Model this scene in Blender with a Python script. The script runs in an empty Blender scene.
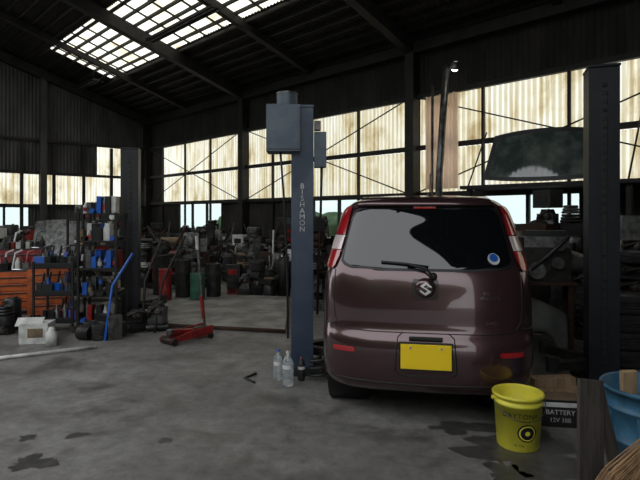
import bpy, math, random
import numpy as np
from mathutils import Vector, Matrix, Quaternion, noise
R=random.Random(7)
sc=bpy.context.scene
sc.view_settings.view_transform='Standard'
sc.view_settings.look='None'
# ---------------- materials ----------------
def ramp(nt,fac,stops):
    r=nt.nodes.new('ShaderNodeValToRGB'); e=r.color_ramp.elements
    while len(e)<len(stops): e.new(0.5)
    for i,(p,c) in enumerate(stops):
        e[i].position=p; e[i].color=(*c,1)
    nt.links.new(fac,r.inputs[0]); return r.outputs[0]
def coords(nt,scale=(1,1,1)):
    tc=nt.nodes.new('ShaderNodeTexCoord'); mp=nt.nodes.new('ShaderNodeMapping')
    mp.inputs['Scale'].default_value=scale
    nt.links.new(tc.outputs['Object'],mp.inputs[0]); return mp.outputs[0]
def tnoise(nt,vec,scale,detail=5,rough=.6):
    n=nt.nodes.new('ShaderNodeTexNoise'); n.inputs['Scale'].default_value=scale
    n.inputs['Detail'].default_value=detail; n.inputs['Roughness'].default_value=rough
    nt.links.new(vec,n.inputs['Vector']); return n.outputs['Fac']
def mulcol(nt,a,c):
    x=nt.nodes.new('ShaderNodeMix'); x.data_type='RGBA'; x.blend_type='MULTIPLY'; x.inputs[0].default_value=1
    nt.links.new(a,x.inputs[6]); nt.links.new(c,x.inputs[7]); return x.outputs[2]
def mat(name,c,rough=.6,metal=0,c2=None,scale=8,bump=0,coat=0,spec=.5,emit=0,lo=.4,hi=.65,trans=0,stretch=(1,1,1)):
    m=bpy.data.materials.new(name); m.use_nodes=True; nt=m.node_tree
    p=nt.nodes['Principled BSDF']
    p.inputs['Base Color'].default_value=(*c,1); p.inputs['Roughness'].default_value=rough
    p.inputs['Metallic'].default_value=metal; p.inputs['Coat Weight'].default_value=coat
    p.inputs['Coat Roughness'].default_value=.04
    p.inputs['Specular IOR Level'].default_value=spec
    p.inputs['Transmission Weight'].default_value=trans
    if emit:
        p.inputs['Emission Color'].default_value=(*c,1); p.inputs['Emission Strength'].default_value=emit
    if c2 or bump:
        v=coords(nt,stretch); f=tnoise(nt,v,scale)
        if c2: nt.links.new(ramp(nt,f,[(lo,c),(hi,c2)]),p.inputs['Base Color'])
        if bump:
            b=nt.nodes.new('ShaderNodeBump'); b.inputs['Strength'].default_value=bump; b.inputs['Distance'].default_value=.01
            nt.links.new(f,b.inputs['Height']); nt.links.new(b.outputs[0],p.inputs['Normal'])
    return m
C0=7.6; UX,UY=.702,-.712; WX,WY=.712,.702
def mat_translucent(name,ribs):
    m=bpy.data.materials.new(name); m.use_nodes=True; nt=m.node_tree; nt.nodes.clear()
    o=nt.nodes.new('ShaderNodeOutputMaterial'); t=nt.nodes.new('ShaderNodeBsdfTranslucent'); d=nt.nodes.new('ShaderNodeBsdfDiffuse'); mx=nt.nodes.new('ShaderNodeMixShader')
    v=coords(nt,(1.6,1.6,1.0)); f=tnoise(nt,v,1.3,7,.62)
    c=ramp(nt,f,[(.26,(.42,.32,.17)),(.38,(.70,.62,.43)),(.48,(.88,.84,.69)),(.62,(.95,.94,.86))])
    if ribs:
        vd=nt.nodes.new('ShaderNodeVectorMath'); vd.operation='DOT_PRODUCT'; nt.links.new(coords(nt),vd.inputs[0]); vd.inputs[1].default_value=((UX-WX)*70,(UY-WY)*70,0)
        sn=nt.nodes.new('ShaderNodeMath'); sn.operation='SINE'; nt.links.new(vd.outputs['Value'],sn.inputs[0])
        mr=nt.nodes.new('ShaderNodeMapRange'); nt.links.new(sn.outputs[0],mr.inputs[0]); mr.inputs[1].default_value=-1
        r=ramp(nt,mr.outputs[0],[(.0,(.70,.66,.56)),(.45,(1,1,1))]); c=mulcol(nt,c,r)
        v3=coords(nt,(9,9,.35)); f3=tnoise(nt,v3,1.5,3,.6); c=mulcol(nt,c,ramp(nt,f3,[(.36,(.72,.62,.45)),(.50,(1,1,1))]))
    nt.links.new(c,t.inputs[0]); nt.links.new(c,d.inputs[0]); mx.inputs[0].default_value=.08
    nt.links.new(t.outputs[0],mx.inputs[1]); nt.links.new(d.outputs[0],mx.inputs[2]); nt.links.new(mx.outputs[0],o.inputs[0])
    return m
def mat_pane(name):
    m=bpy.data.materials.new(name); m.use_nodes=True; nt=m.node_tree; nt.nodes.clear()
    o=nt.nodes.new('ShaderNodeOutputMaterial'); t=nt.nodes.new('ShaderNodeBsdfTransparent'); g=nt.nodes.new('ShaderNodeBsdfGlossy'); mx=nt.nodes.new('ShaderNodeMixShader')
    t.inputs[0].default_value=(.70,.76,.76,1); g.inputs['Roughness'].default_value=.05; mx.inputs[0].default_value=.1
    nt.links.new(t.outputs[0],mx.inputs[1]); nt.links.new(g.outputs[0],mx.inputs[2]); nt.links.new(mx.outputs[0],o.inputs[0]); return m
def mat_floor():
    m=bpy.data.materials.new('oily_concrete'); m.use_nodes=True; nt=m.node_tree; p=nt.nodes['Principled BSDF']
    v=coords(nt)
    f1=tnoise(nt,v,.8,10,.72); c1=ramp(nt,f1,[(.3,(.10,.094,.087)),(.5,(.175,.166,.155)),(.72,(.29,.28,.26))])
    f2=tnoise(nt,v,9,8,.75); c2=ramp(nt,f2,[(.3,(.55,.55,.55)),(.6,(1,1,1))])
    f3=tnoise(nt,v,1.7,8,.7); c3=ramp(nt,f3,[(.53,(1,1,1)),(.62,(.62,.61,.60)),(.72,(.42,.41,.40))])
    cur=mulcol(nt,mulcol(nt,c1,c2),c3)
    nt.links.new(cur,p.inputs['Base Color'])
    rr=ramp(nt,f3,[(.45,(.75,.75,.75)),(.64,(.38,.38,.38))]); nt.links.new(rr,p.inputs['Roughness'])
    b=nt.nodes.new('ShaderNodeBump'); b.inputs['Strength'].default_value=.35; b.inputs['Distance'].default_value=.01
    nt.links.new(f2,b.inputs['Height']); nt.links.new(b.outputs[0],p.inputs['Normal'])
    return m
K={}
K['conc']=mat_floor()
K['stain']=mat('wet_oil_stain',(.045,.043,.041),.3,c2=(.075,.072,.068),scale=14)
K['slab']=mat('slab_concrete',(.13,.125,.115),.7,c2=(.28,.27,.25),scale=3,bump=.3)
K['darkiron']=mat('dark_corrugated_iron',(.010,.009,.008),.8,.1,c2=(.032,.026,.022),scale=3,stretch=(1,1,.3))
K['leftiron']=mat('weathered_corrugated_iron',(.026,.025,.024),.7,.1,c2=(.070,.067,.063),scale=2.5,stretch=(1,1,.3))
K['roofiron']=mat('roof_iron',(.012,.010,.009),.8,.1,c2=(.028,.024,.020),scale=2)
K['trans']=mat_translucent('aged_fibreglass_sheet',True)
K['transroof']=mat_translucent('skylight_sheet',False)
K['pane']=mat_pane('dusty_window_glass')
K['steel']=mat('black_structural_steel',(.008,.008,.007),.65,.2,c2=(.022,.018,.016),scale=6)
K['greysteel']=mat('grey_steel',(.17,.17,.17),.4,.8,c2=(.07,.065,.06),scale=9)
K['rust']=mat('rusty_steel',(.07,.03,.018),.8,.3,c2=(.03,.018,.013),scale=10,bump=.3)
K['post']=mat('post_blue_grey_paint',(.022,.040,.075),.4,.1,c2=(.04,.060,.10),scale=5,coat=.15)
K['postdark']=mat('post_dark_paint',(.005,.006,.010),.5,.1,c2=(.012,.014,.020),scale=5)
K['boxgrey']=mat('control_box_grey',(.075,.10,.135),.45,.1,c2=(.11,.135,.165),scale=6)
K['paint']=mat('car_paint_mauve_brown',(.078,.038,.042),.24,.6,coat=1)
K['paintshade']=mat('paint_recess_shade',(.02,.011,.012),.4,.4,coat=.6)  # body paint darkened to carry the shade around the tailgate handle
K['glass']=mat('car_tinted_glass',(.004,.005,.006),.02,0,coat=0,spec=.75)
K['black']=mat('black_plastic',(.009,.009,.010),.45)
K['rubber']=mat('tyre_rubber',(.012,.012,.012),.8,c2=(.028,.027,.025),scale=15)
K['red_lens']=mat('red_tail_lens',(.36,.012,.016),.12,coat=1)
K['clear_lens']=mat('clear_tail_lens',(.66,.54,.54),.12,coat=1)
K['chrome']=mat('chrome',(.8,.8,.82),.12,1)
K['alloy']=mat('wheel_alloy',(.4,.4,.42),.3,.9)
K['plate']=mat('plate_yellow',(.95,.66,.01),.5)
K['white']=mat('dirty_white',(.6,.6,.58),.5,c2=(.36,.35,.33),scale=8)
K['yellow']=mat('bucket_yellow',(.74,.66,.06),.35,c2=(.55,.49,.06),scale=7,lo=.5,hi=.8)
K['blue']=mat('blue_plastic',(.045,.15,.25),.45,c2=(.025,.08,.14),scale=6)
K['wood']=mat('grey_weathered_wood',(.065,.053,.044),.8,c2=(.03,.025,.022),scale=6,stretch=(6,6,.6),bump=.4)
K['pine']=mat('pale_pine',(.42,.29,.17),.7,c2=(.27,.18,.10),scale=6,stretch=(6,6,.8))
K['straw']=mat('broom_straw',(.34,.20,.10),.8,c2=(.2,.12,.06),scale=20)
K['red']=mat('red_enamel',(.28,.015,.015),.35,c2=(.12,.01,.01),scale=9,coat=.3)
K['orange']=mat('orange_enamel',(.48,.10,.015),.45,c2=(.24,.05,.01),scale=7)
K['green']=mat('green_enamel',(.03,.12,.07),.5,c2=(.015,.05,.035),scale=7)
K['toolblue']=mat('bright_blue_plastic',(.01,.09,.42),.4)
K['grime']=mat('grimy_metal',(.035,.032,.03),.55,.5,c2=(.012,.011,.010),scale=12,bump=.3)
K['alu']=mat('cast_aluminium',(.18,.18,.175),.45,.6,c2=(.06,.058,.055),scale=14,bump=.2)
K['card']=mat('cardboard',(.20,.14,.08),.8,c2=(.1,.07,.045),scale=5)
K['cream']=mat('cream_cloth',(.75,.60,.55),.9,c2=(.60,.46,.42),scale=4)
K['pet']=mat('clear_pet_bottle',(.75,.8,.83),.08,0,coat=.5,trans=.75)
K['leaf']=mat('foliage',(.02,.05,.015),.8,c2=(.06,.11,.035),scale=2)
K['asph']=mat('yard_gravel',(.22,.22,.21),.9,c2=(.32,.31,.30),scale=2)
K['lamp']=mat('lamp_lens',(1,.95,.85),.3,emit=6)
K['wind']=mat('windshield_green_tint',(.05,.07,.065),.05,0,coat=1,c2=(.20,.22,.20),scale=2.2)
K['silver']=mat('grey_primer_panel',(.11,.115,.105),.6,.2,c2=(.05,.05,.045),scale=4)
# ---------------- mesh builder ----------------
class B:
    def __init__(s): s.v=[];s.f=[];s.mi=[];s.sm=[];s.mats=[]
    def add(s,vs,fs,m,smooth=False,M=None):
        if m not in s.mats: s.mats.append(m)
        k=s.mats.index(m); o=len(s.v)
        for v in vs: s.v.append((M@Vector(v)) if M else Vector(v))
        for f in fs: s.f.append([o+i for i in f]); s.mi.append(k); s.sm.append(smooth)
    def box(s,c,sz,m,rz=0,rx=0,ry=0,M=None,taper=1):
        x,y,z=[a/2 for a in sz]; t=taper
        vs=[(-x,-y,-z),(x,-y,-z),(x,y,-z),(-x,y,-z),(-x*t,-y*t,z),(x*t,-y*t,z),(x*t,y*t,z),(-x*t,y*t,z)]
        T=Matrix.Translation(c)@Matrix.Rotation(rz,4,'Z')@Matrix.Rotation(ry,4,'Y')@Matrix.Rotation(rx,4,'X')
        if M: T=M@T
        s.add(vs,[(0,3,2,1),(4,5,6,7),(0,1,5,4),(1,2,6,5),(2,3,7,6),(3,0,4,7)],m,False,T)
    def lathe(s,prof,m,M=None,seg=24,smooth=True,caps=True):
        vs=[];fs=[]
        n=len(prof)
        for r,z in prof:
            for i in range(seg):
                a=2*math.pi*i/seg; vs.append((r*math.cos(a),r*math.sin(a),z))
        for j in range(n-1):
            for i in range(seg):
                k=(i+1)%seg; fs.append((j*seg+i,j*seg+k,(j+1)*seg+k,(j+1)*seg+i))
        s.add(vs,fs,m,smooth,M)
        if caps:
            for idx,rev in ((0,True),(n-1,False)):
                if prof[idx][0]>1e-4:
                    ring=vs[idx*seg:(idx+1)*seg]; f=list(range(seg))
                    s.add(ring,[f[::-1] if rev else f],m,False,M)
    def cyl(s,p0,p1,r,m,r1=None,seg=16,M=None):
        p0=Vector(p0);p1=Vector(p1);d=p1-p0
        T=Matrix.Translation(p0)@d.to_track_quat('Z','Y').to_matrix().to_4x4()
        if M: T=M@T
        s.lathe([(r,0),(r if r1 is None else r1,d.length)],m,T,seg)
    def tube(s,pts,r,m,seg=8,M=None):
        pts=[Vector(p) for p in pts]; vs=[];fs=[]
        for i,p in enumerate(pts):
            d=(pts[min(i+1,len(pts)-1)]-pts[max(i-1,0)])
            q=d.to_track_quat('Z','Y')
            for k in range(seg):
                a=2*math.pi*k/seg; vs.append(p+q@Vector((r*math.cos(a),r*math.sin(a),0)))
        for j in range(len(pts)-1):
            for i in range(seg):
                k=(i+1)%seg; fs.append((j*seg+i,j*seg+k,(j+1)*seg+k,(j+1)*seg+i))
        fs.append(tuple(range(seg))[::-1]); fs.append(tuple((len(pts)-1)*seg+i for i in range(seg)))
        s.add(vs,fs,m,True,M)
    def torus(s,c,Rr,r,m,M=None,seg=28,sg=10,rx=0,ry=0):
        T=Matrix.Translation(c)@Matrix.Rotation(rx,4,'X')@Matrix.Rotation(ry,4,'Y')
        if M: T=M@T
        s.lathe([(Rr+r*math.cos(2*math.pi*i/sg),r*math.sin(2*math.pi*i/sg)) for i in range(sg+1)],m,T,seg,True,False)
    def sphere(s,c,r,m,sc3=(1,1,1),M=None,seg=16):
        T=Matrix.Translation(c)@Matrix.Diagonal((*sc3,1))
        if M: T=M@T
        s.lathe([(max(r*math.sin(math.pi*i/10),1e-5),-r*math.cos(math.pi*i/10)) for i in range(11)],m,T,seg,True,False)
    def tire(s,c,Rr=.28,w=.17,rx=0,ry=0,rz=0,rim=None,M=None):
        T=Matrix.Translation(c)@Matrix.Rotation(rz,4,'Z')@Matrix.Rotation(ry,4,'Y')@Matrix.Rotation(rx,4,'X')
        if M: T=M@T
        h=w/2; ri=Rr*.66
        p=[(ri,-h*.75),(ri*1.1,-h*.98),(Rr*.92,-h),(Rr*.985,-h*.8),(Rr,-h*.5)]
        for g in (-.3,0,.3): p+=[(Rr,h*(g-.06)),(Rr-.008,h*(g-.05)),(Rr-.008,h*(g+.05)),(Rr,h*(g+.06))]
        p+=[(Rr,h*.5),(Rr*.985,h*.8),(Rr*.92,h),(ri*1.1,h*.98),(ri,h*.75),(ri*.98,0),(ri,-h*.75)]
        s.lathe(p,K['rubber'],T,36,True,False)
        if rim:
            s.lathe([(ri,-h*.7),(ri,h*.7)],rim,T,36,True,False)
            for sg in (-1,1):
                s.lathe([(ri*.3,sg*h*.35),(ri*.7,sg*h*.3),(ri*.8,sg*h*.55),(ri,sg*h*.72)],rim,T,36,True,False)
                s.lathe([(.0001,sg*h*.42),(ri*.3,sg*h*.40),(ri*.32,sg*h*.3)],rim,T,24,True,False)
            for k in range(8):
                a=k*math.pi/4
                s.cyl((ri*.6*math.cos(a),ri*.6*math.sin(a),-h*.36),(ri*.6*math.cos(a),ri*.6*math.sin(a),h*.36),ri*.08,K['black'],seg=8,M=T)
    def obj(s,name,loc=(0,0,0),rz=0,bevel=.003,parent=None):
        me=bpy.data.meshes.new(name); me.from_pydata([tuple(v) for v in s.v],[],s.f)
        for m in s.mats: me.materials.append(m)
        me.polygons.foreach_set('material_index',s.mi); me.polygons.foreach_set('use_smooth',s.sm); me.update()
        o=bpy.data.objects.new(name,me); sc.collection.objects.link(o)
        o.location=loc; o.rotation_euler=(0,0,rz)
        if bevel:
            b=o.modifiers.new('bevel','BEVEL'); b.width=bevel; b.segments=2; b.limit_method='ANGLE'; b.angle_limit=math.radians(50)
        if parent: o.parent=parent
        return o
def text_geo(txt,size,ext=.0015,align='CENTER',space=1.0):
    cu=bpy.data.curves.new('t','FONT'); cu.body=txt; cu.size=size; cu.align_x=align; cu.extrude=ext; cu.space_line=space; cu.resolution_u=3
    o=bpy.data.objects.new('t',cu); sc.collection.objects.link(o)
    me=bpy.data.meshes.new_from_object(o.evaluated_get(bpy.context.evaluated_depsgraph_get()))
    vs=[v.co.copy() for v in me.vertices]; fs=[tuple(p.vertices) for p in me.polygons]
    bpy.data.objects.remove(o); bpy.data.meshes.remove(me); return vs,fs
# ---------------- building frame ----------------
def F(s,d,z): return Vector((UX*s+WX*(C0-d),UY*s+WY*(C0-d),z))
BR=math.atan2(UY,UX)
EZ=4.5; SL=.30; S0=-15.4; S1=3.0; DEND=8.4
def corr(b,a0,a1,z0,z1,m,kind,amp=.011,pitch=.09):
    n=max(4,int((a1-a0)/pitch*6)); vs=[];fs=[]
    for i in range(n+1):
        a=a0+(a1-a0)*i/n; off=amp*math.sin(2*math.pi*a/pitch)
        for z in (z0,z1):
            zz=z(a) if callable(z) else z
            if kind=='b': vs.append(F(a,off,zz))
            elif kind=='l': vs.append(F(S0+off,a,zz))
            else: vs.append(F(S1+off,a,zz))
    for i in range(n): fs.append((2*i,2*i+2,2*i+3,2*i+1))
    b.add(vs,fs,m,True)
def bbox(b,s0,s1,d0,d1,z0,z1,m):
    vs=[F(s,d,z) for z in (z0,z1) for (s,d) in ((s0,d0),(s1,d0),(s1,d1),(s0,d1))]
    b.add(vs,[(0,1,2,3),(4,7,6,5),(0,4,5,1),(1,5,6,2),(2,6,7,3),(3,7,4,0)],m)
b=B(); b.add([F(S0-.1,-.1,0),F(S1+.1,-.1,0),F(S1+.1,9.5,0),F(S0-.1,9.5,0)],[(0,3,2,1)],K['conc']); 
b.obj('floor',bevel=0)
b=B(); b.add([(-60,-60,-.03),(60,-60,-.03),(60,60,-.03),(-60,60,-.03)],[(0,1,2,3)],K['asph']); b.obj('ground',bevel=0)
wins=[(-13.5,-11.3),(-7.9,-6.4),(-4.05,-2.55)]
b=B()
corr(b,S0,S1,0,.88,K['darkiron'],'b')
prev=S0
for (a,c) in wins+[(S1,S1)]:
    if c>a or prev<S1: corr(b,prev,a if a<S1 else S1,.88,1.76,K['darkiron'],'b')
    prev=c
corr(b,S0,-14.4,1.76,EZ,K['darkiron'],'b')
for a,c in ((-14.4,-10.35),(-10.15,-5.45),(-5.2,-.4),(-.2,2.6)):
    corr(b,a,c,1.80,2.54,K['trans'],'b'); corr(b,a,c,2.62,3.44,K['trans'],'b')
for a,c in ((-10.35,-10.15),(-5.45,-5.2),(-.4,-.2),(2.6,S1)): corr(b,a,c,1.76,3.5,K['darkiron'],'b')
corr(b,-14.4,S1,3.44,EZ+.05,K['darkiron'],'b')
b.obj('wall_back',bevel=0)
b=B(); top=lambda a:EZ+SL*a
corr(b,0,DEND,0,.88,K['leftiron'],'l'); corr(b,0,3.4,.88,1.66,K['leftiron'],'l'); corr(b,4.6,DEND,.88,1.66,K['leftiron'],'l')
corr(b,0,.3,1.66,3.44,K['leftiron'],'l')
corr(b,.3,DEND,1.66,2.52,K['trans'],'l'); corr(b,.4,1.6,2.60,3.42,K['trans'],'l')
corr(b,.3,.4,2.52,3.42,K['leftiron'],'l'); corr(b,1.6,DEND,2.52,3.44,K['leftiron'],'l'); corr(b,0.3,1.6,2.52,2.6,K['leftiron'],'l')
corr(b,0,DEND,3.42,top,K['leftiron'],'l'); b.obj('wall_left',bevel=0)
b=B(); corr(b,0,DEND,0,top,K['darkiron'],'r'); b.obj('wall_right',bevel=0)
def window(i,a,c,kind):
    b=B(); n=2 if c-a<1.6 else 3
    def bx(s0,s1,z0,z1,m,t=.03):
        if kind=='b': bbox(b,s0,s1,-t,t,z0,z1,m)
        else:
            vs=[F(S0+e,d,z) for z in (z0,z1) for (e,d) in ((-t,s0),(t,s0),(t,s1),(-t,s1))]
            b.add(vs,[(0,1,2,3),(4,7,6,5),(0,4,5,1),(1,5,6,2),(2,6,7,3),(3,7,4,0)],m)
    zt=1.76 if kind=='b' else 1.66
    bx(a,c,.86,.92,K['steel']); bx(a,c,zt-.04,zt,K['steel'])
    for k in range(n+1):
        x=a+(c-a)*k/n; bx(max(a,x-.025),min(c,x+.025),.92,zt-.04,K['steel'])
    bx(a+.02,c-.02,.9,zt-.03,K['pane'],.004)
    b.obj('window_%d'%i,bevel=0)
for i,(a,c) in enumerate(wins): window(i+1,a,c,'b')
window(4,3.4,4.6,'l')
b=B()
for z in (.88,1.77,2.58,3.47): bbox(b,S0+.02,S1,.02,.10,z-.04,z+.04,K['steel'])
for z in (1.68,2.56,3.45):
    vs=[F(S0+e,d,zz) for zz in (z-.035,z+.035) for (e,d) in ((.02,0.1),(.1,0.1),(.1,DEND),(.02,DEND))]
    b.add(vs,[(0,1,2,3),(4,7,6,5),(0,4,5,1),(1,5,6,2),(2,6,7,3),(3,7,4,0)],K['steel'])
for s in np.arange(-14.4,2.5,1.3): bbox(b,s-.02,s+.02,.02,.07,.9,3.47,K['steel'])
for d in np.arange(.4,DEND,.8): bbox(b,S0+.02,S0+.07,d-.04,d+.04,.9,3.4,K['steel'])
b.obj('trim_1',bevel=0)
b=B()
for s in (-15.25,-10.25,-5.3,-.3):
    bbox(b,s-.09,s+.09,.03,.21,0,EZ,K['steel'])
for d in (3.1,6.6): bbox(b,S0+.03,S0+.2,d-.08,d+.08,0,EZ+SL*d,K['leftiron'])
b.obj('steel_column',bevel=0)
b=B()
for a,c in ((-15.1,-10.4),(-10.1,-5.4),(-5.2,-.4)):
    b.tube([F(a,.12,1.8),F(c,.12,3.45)],.012,K['steel'],6); b.tube([F(a,.14,3.45),F(c,.14,1.8)],.012,K['steel'],6)
b.obj('wall_brace',bevel=0)
# roof
b=B()
def rz_(d): return EZ+SL*d
def roofband(s0,s1,d0,d1,m):
    n=int((s1-s0)/.09*6); vs=[];fs=[]
    for i in range(n+1):
        s=s0+(s1-s0)*i/n; o=.012*math.sin(2*math.pi*s/.09)
        for d in (d0,d1): vs.append(F(s,d,rz_(d)+o))
    for i in range(n): fs.append((2*i,2*i+1,2*i+3,2*i+2))
    b.add(vs,fs,m,True)
roofband(S0-.2,S1+.2,-.3,1.9,K['roofiron']); roofband(S0-.2,S1+.2,3.4,DEND,K['roofiron'])
roofband(S0-.2,-13.7,1.9,3.4,K['roofiron']); roofband(-13.7,-5.0,1.9,3.4,K['transroof']); roofband(-5.0,S1+.2,1.9,3.4,K['roofiron'])
b.obj('ceiling',bevel=0)
b=B()
def raf(s,d0,d1,w,h,drop):
    vs=[F(ss,d,rz_(d)-drop-hh) for hh in (h,0) for (ss,d) in ((s-w,d0),(s+w,d0),(s+w,d1),(s-w,d1))]
    b.add(vs,[(0,1,2,3),(4,7,6,5),(0,4,5,1),(1,5,6,2),(2,6,7,3),(3,7,4,0)],K['steel'])
for s in (-15.25,-12.8,-10.25,-7.8,-5.3,-2.8,-.3,2.2): raf(s,.05,DEND,.06 if s in(-12.8,-7.8,-2.8) else .08,.13 if s in(-12.8,-7.8,-2.8) else .24,.09)
for d in list(np.arange(.1,DEND,.25)):
    z=rz_(d); bbox(b,S0,S1,d-.022,d+.022,z-.08,z-.02,K['steel'])
for s in np.arange(-13.4,-5.2,.62): raf(s,1.85,3.45,.016,.03,.015)
bbox(b,S0,S1,.02,.2,EZ-.28,EZ-.1,K['steel'])
b.obj('roof_frame',bevel=0)
for (s0,s1,d,zz) in ((-10.1,-7.6,2.6,5.0),(-14.6,-13.4,2.4,4.85)):
    b=B(); bbox(b,s0,s1,d-.09,d+.09,zz,zz+.05,K['grime']); 
    for e in (-.05,.05): b.tube([F(s0+.05,d+e,zz-.02),F(s1-.05,d+e,zz-.02)],.016,K['greysteel'],8)
    for s in (s0+.2,s1-.2): b.tube([F(s,d,zz+.04),F(s,d,rz_(d)-.04)],.006,K['steel'],6)
    b.obj('fluorescent_light',bevel=0)
def bush(name,pts,seed):
    b=B()
    for (x,y,z,rad) in pts:
        n0=len(b.v); b.sphere((x,y,z),rad,K['leaf'],(1,1,.9),seg=20)
        for i in range(n0,len(b.v)):
            v=b.v[i]; b.v[i]=v+ (v-Vector((x,y,z)))*(.35*noise.noise(v*1.3/rad*1.2+Vector((seed,0,0))))
    b.obj(name,bevel=0)
def row(s0,s1,d,h,step,seed):
    r=random.Random(seed); out=[]
    s=s0
    while s<s1:
        hh=h*(.75+.5*r.random()); p=F(s,d+r.uniform(-.5,.5),hh*.45); out.append((p.x,p.y,p.z,hh*.55)); s+=step
    return out
bush('hedge',row(-18,-5.5,-4.5,1.5,1.0,1),1)
bush('tree_line',row(-28,8,21,8.5,3.5,3),3)
# ---------------- CAR ----------------
prof=np.array([
(.19,.64,.16,3.24),(.22,.69,.07,3.33),(.28,.715,.02,3.38),(.36,.73,.0,3.4),(.48,.738,-.005,3.4),(.57,.74,.005,3.4),(.62,.74,.035,3.38),(.66,.74,.05,3.36),
(.80,.74,.055,3.25),(.92,.737,.07,2.98),(1.0,.728,.09,2.8),(1.06,.716,.12,2.68),(1.2,.685,.19,2.45),(1.34,.65,.26,2.25),(1.44,.62,.305,2.1),(1.49,.59,.33,1.98),
(1.53,.54,.37,1.85),(1.555,.46,.47,1.72),(1.572,.34,.63,1.6),(1.582,.20,.88,1.5)])
def prof_fn():
    u=np.linspace(0,1,401); n=len(prof); t=np.linspace(0,1,n)
    cols=[np.interp(u,t,prof[:,i]) for i in range(4)]
    k=np.exp(-.5*(np.arange(-14,15)/6)**2); k/=k.sum()
    out=[]
    for c in cols:
        p=np.concatenate([2*c[0]-c[14:0:-1],c,2*c[-1]-c[-2:-16:-1]]); out.append(np.convolve(p,k,'valid'))
    return out
PZ,PW,PR,PF=prof_fn()
def pr(z): return np.interp(z,PZ,PW),np.interp(z,PZ,PR),np.interp(z,PZ,PF)
NE=3.5; DR=.42
def rear(f,z):
    w,yr,yf=pr(z); D=min(DR,.45*(yf-yr)); f=max(-1,min(1,f))
    return Vector((f*w,yr+D*(1-(max(0,1-abs(f)**NE))**(1/NE)),z))
def reart(t,z):
    sgn=1 if t>=0 else -1; f=sgn*abs(math.sin(t*math.pi/2))**(2/NE)
    w,yr,yf=pr(z); D=min(DR,.45*(yf-yr)); c=abs(math.cos(t*math.pi/2))**(2/NE)
    return Vector((f*w,yr+D*(1-c),z))
def f2t(f): return (1 if f>=0 else -1)*math.asin(min(1,abs(f)**(NE/2)))/(math.pi/2)
def nrm(t,z):
    e=.004; a=reart(min(t+e,1),z)-reart(max(t-e,-1),z); c=reart(t,z+.008)-reart(t,z-.008); n=a.cross(c)
    n.normalize(); return n if n.y<0 or n.x*t>0 and n.y<.3 else -n
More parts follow.
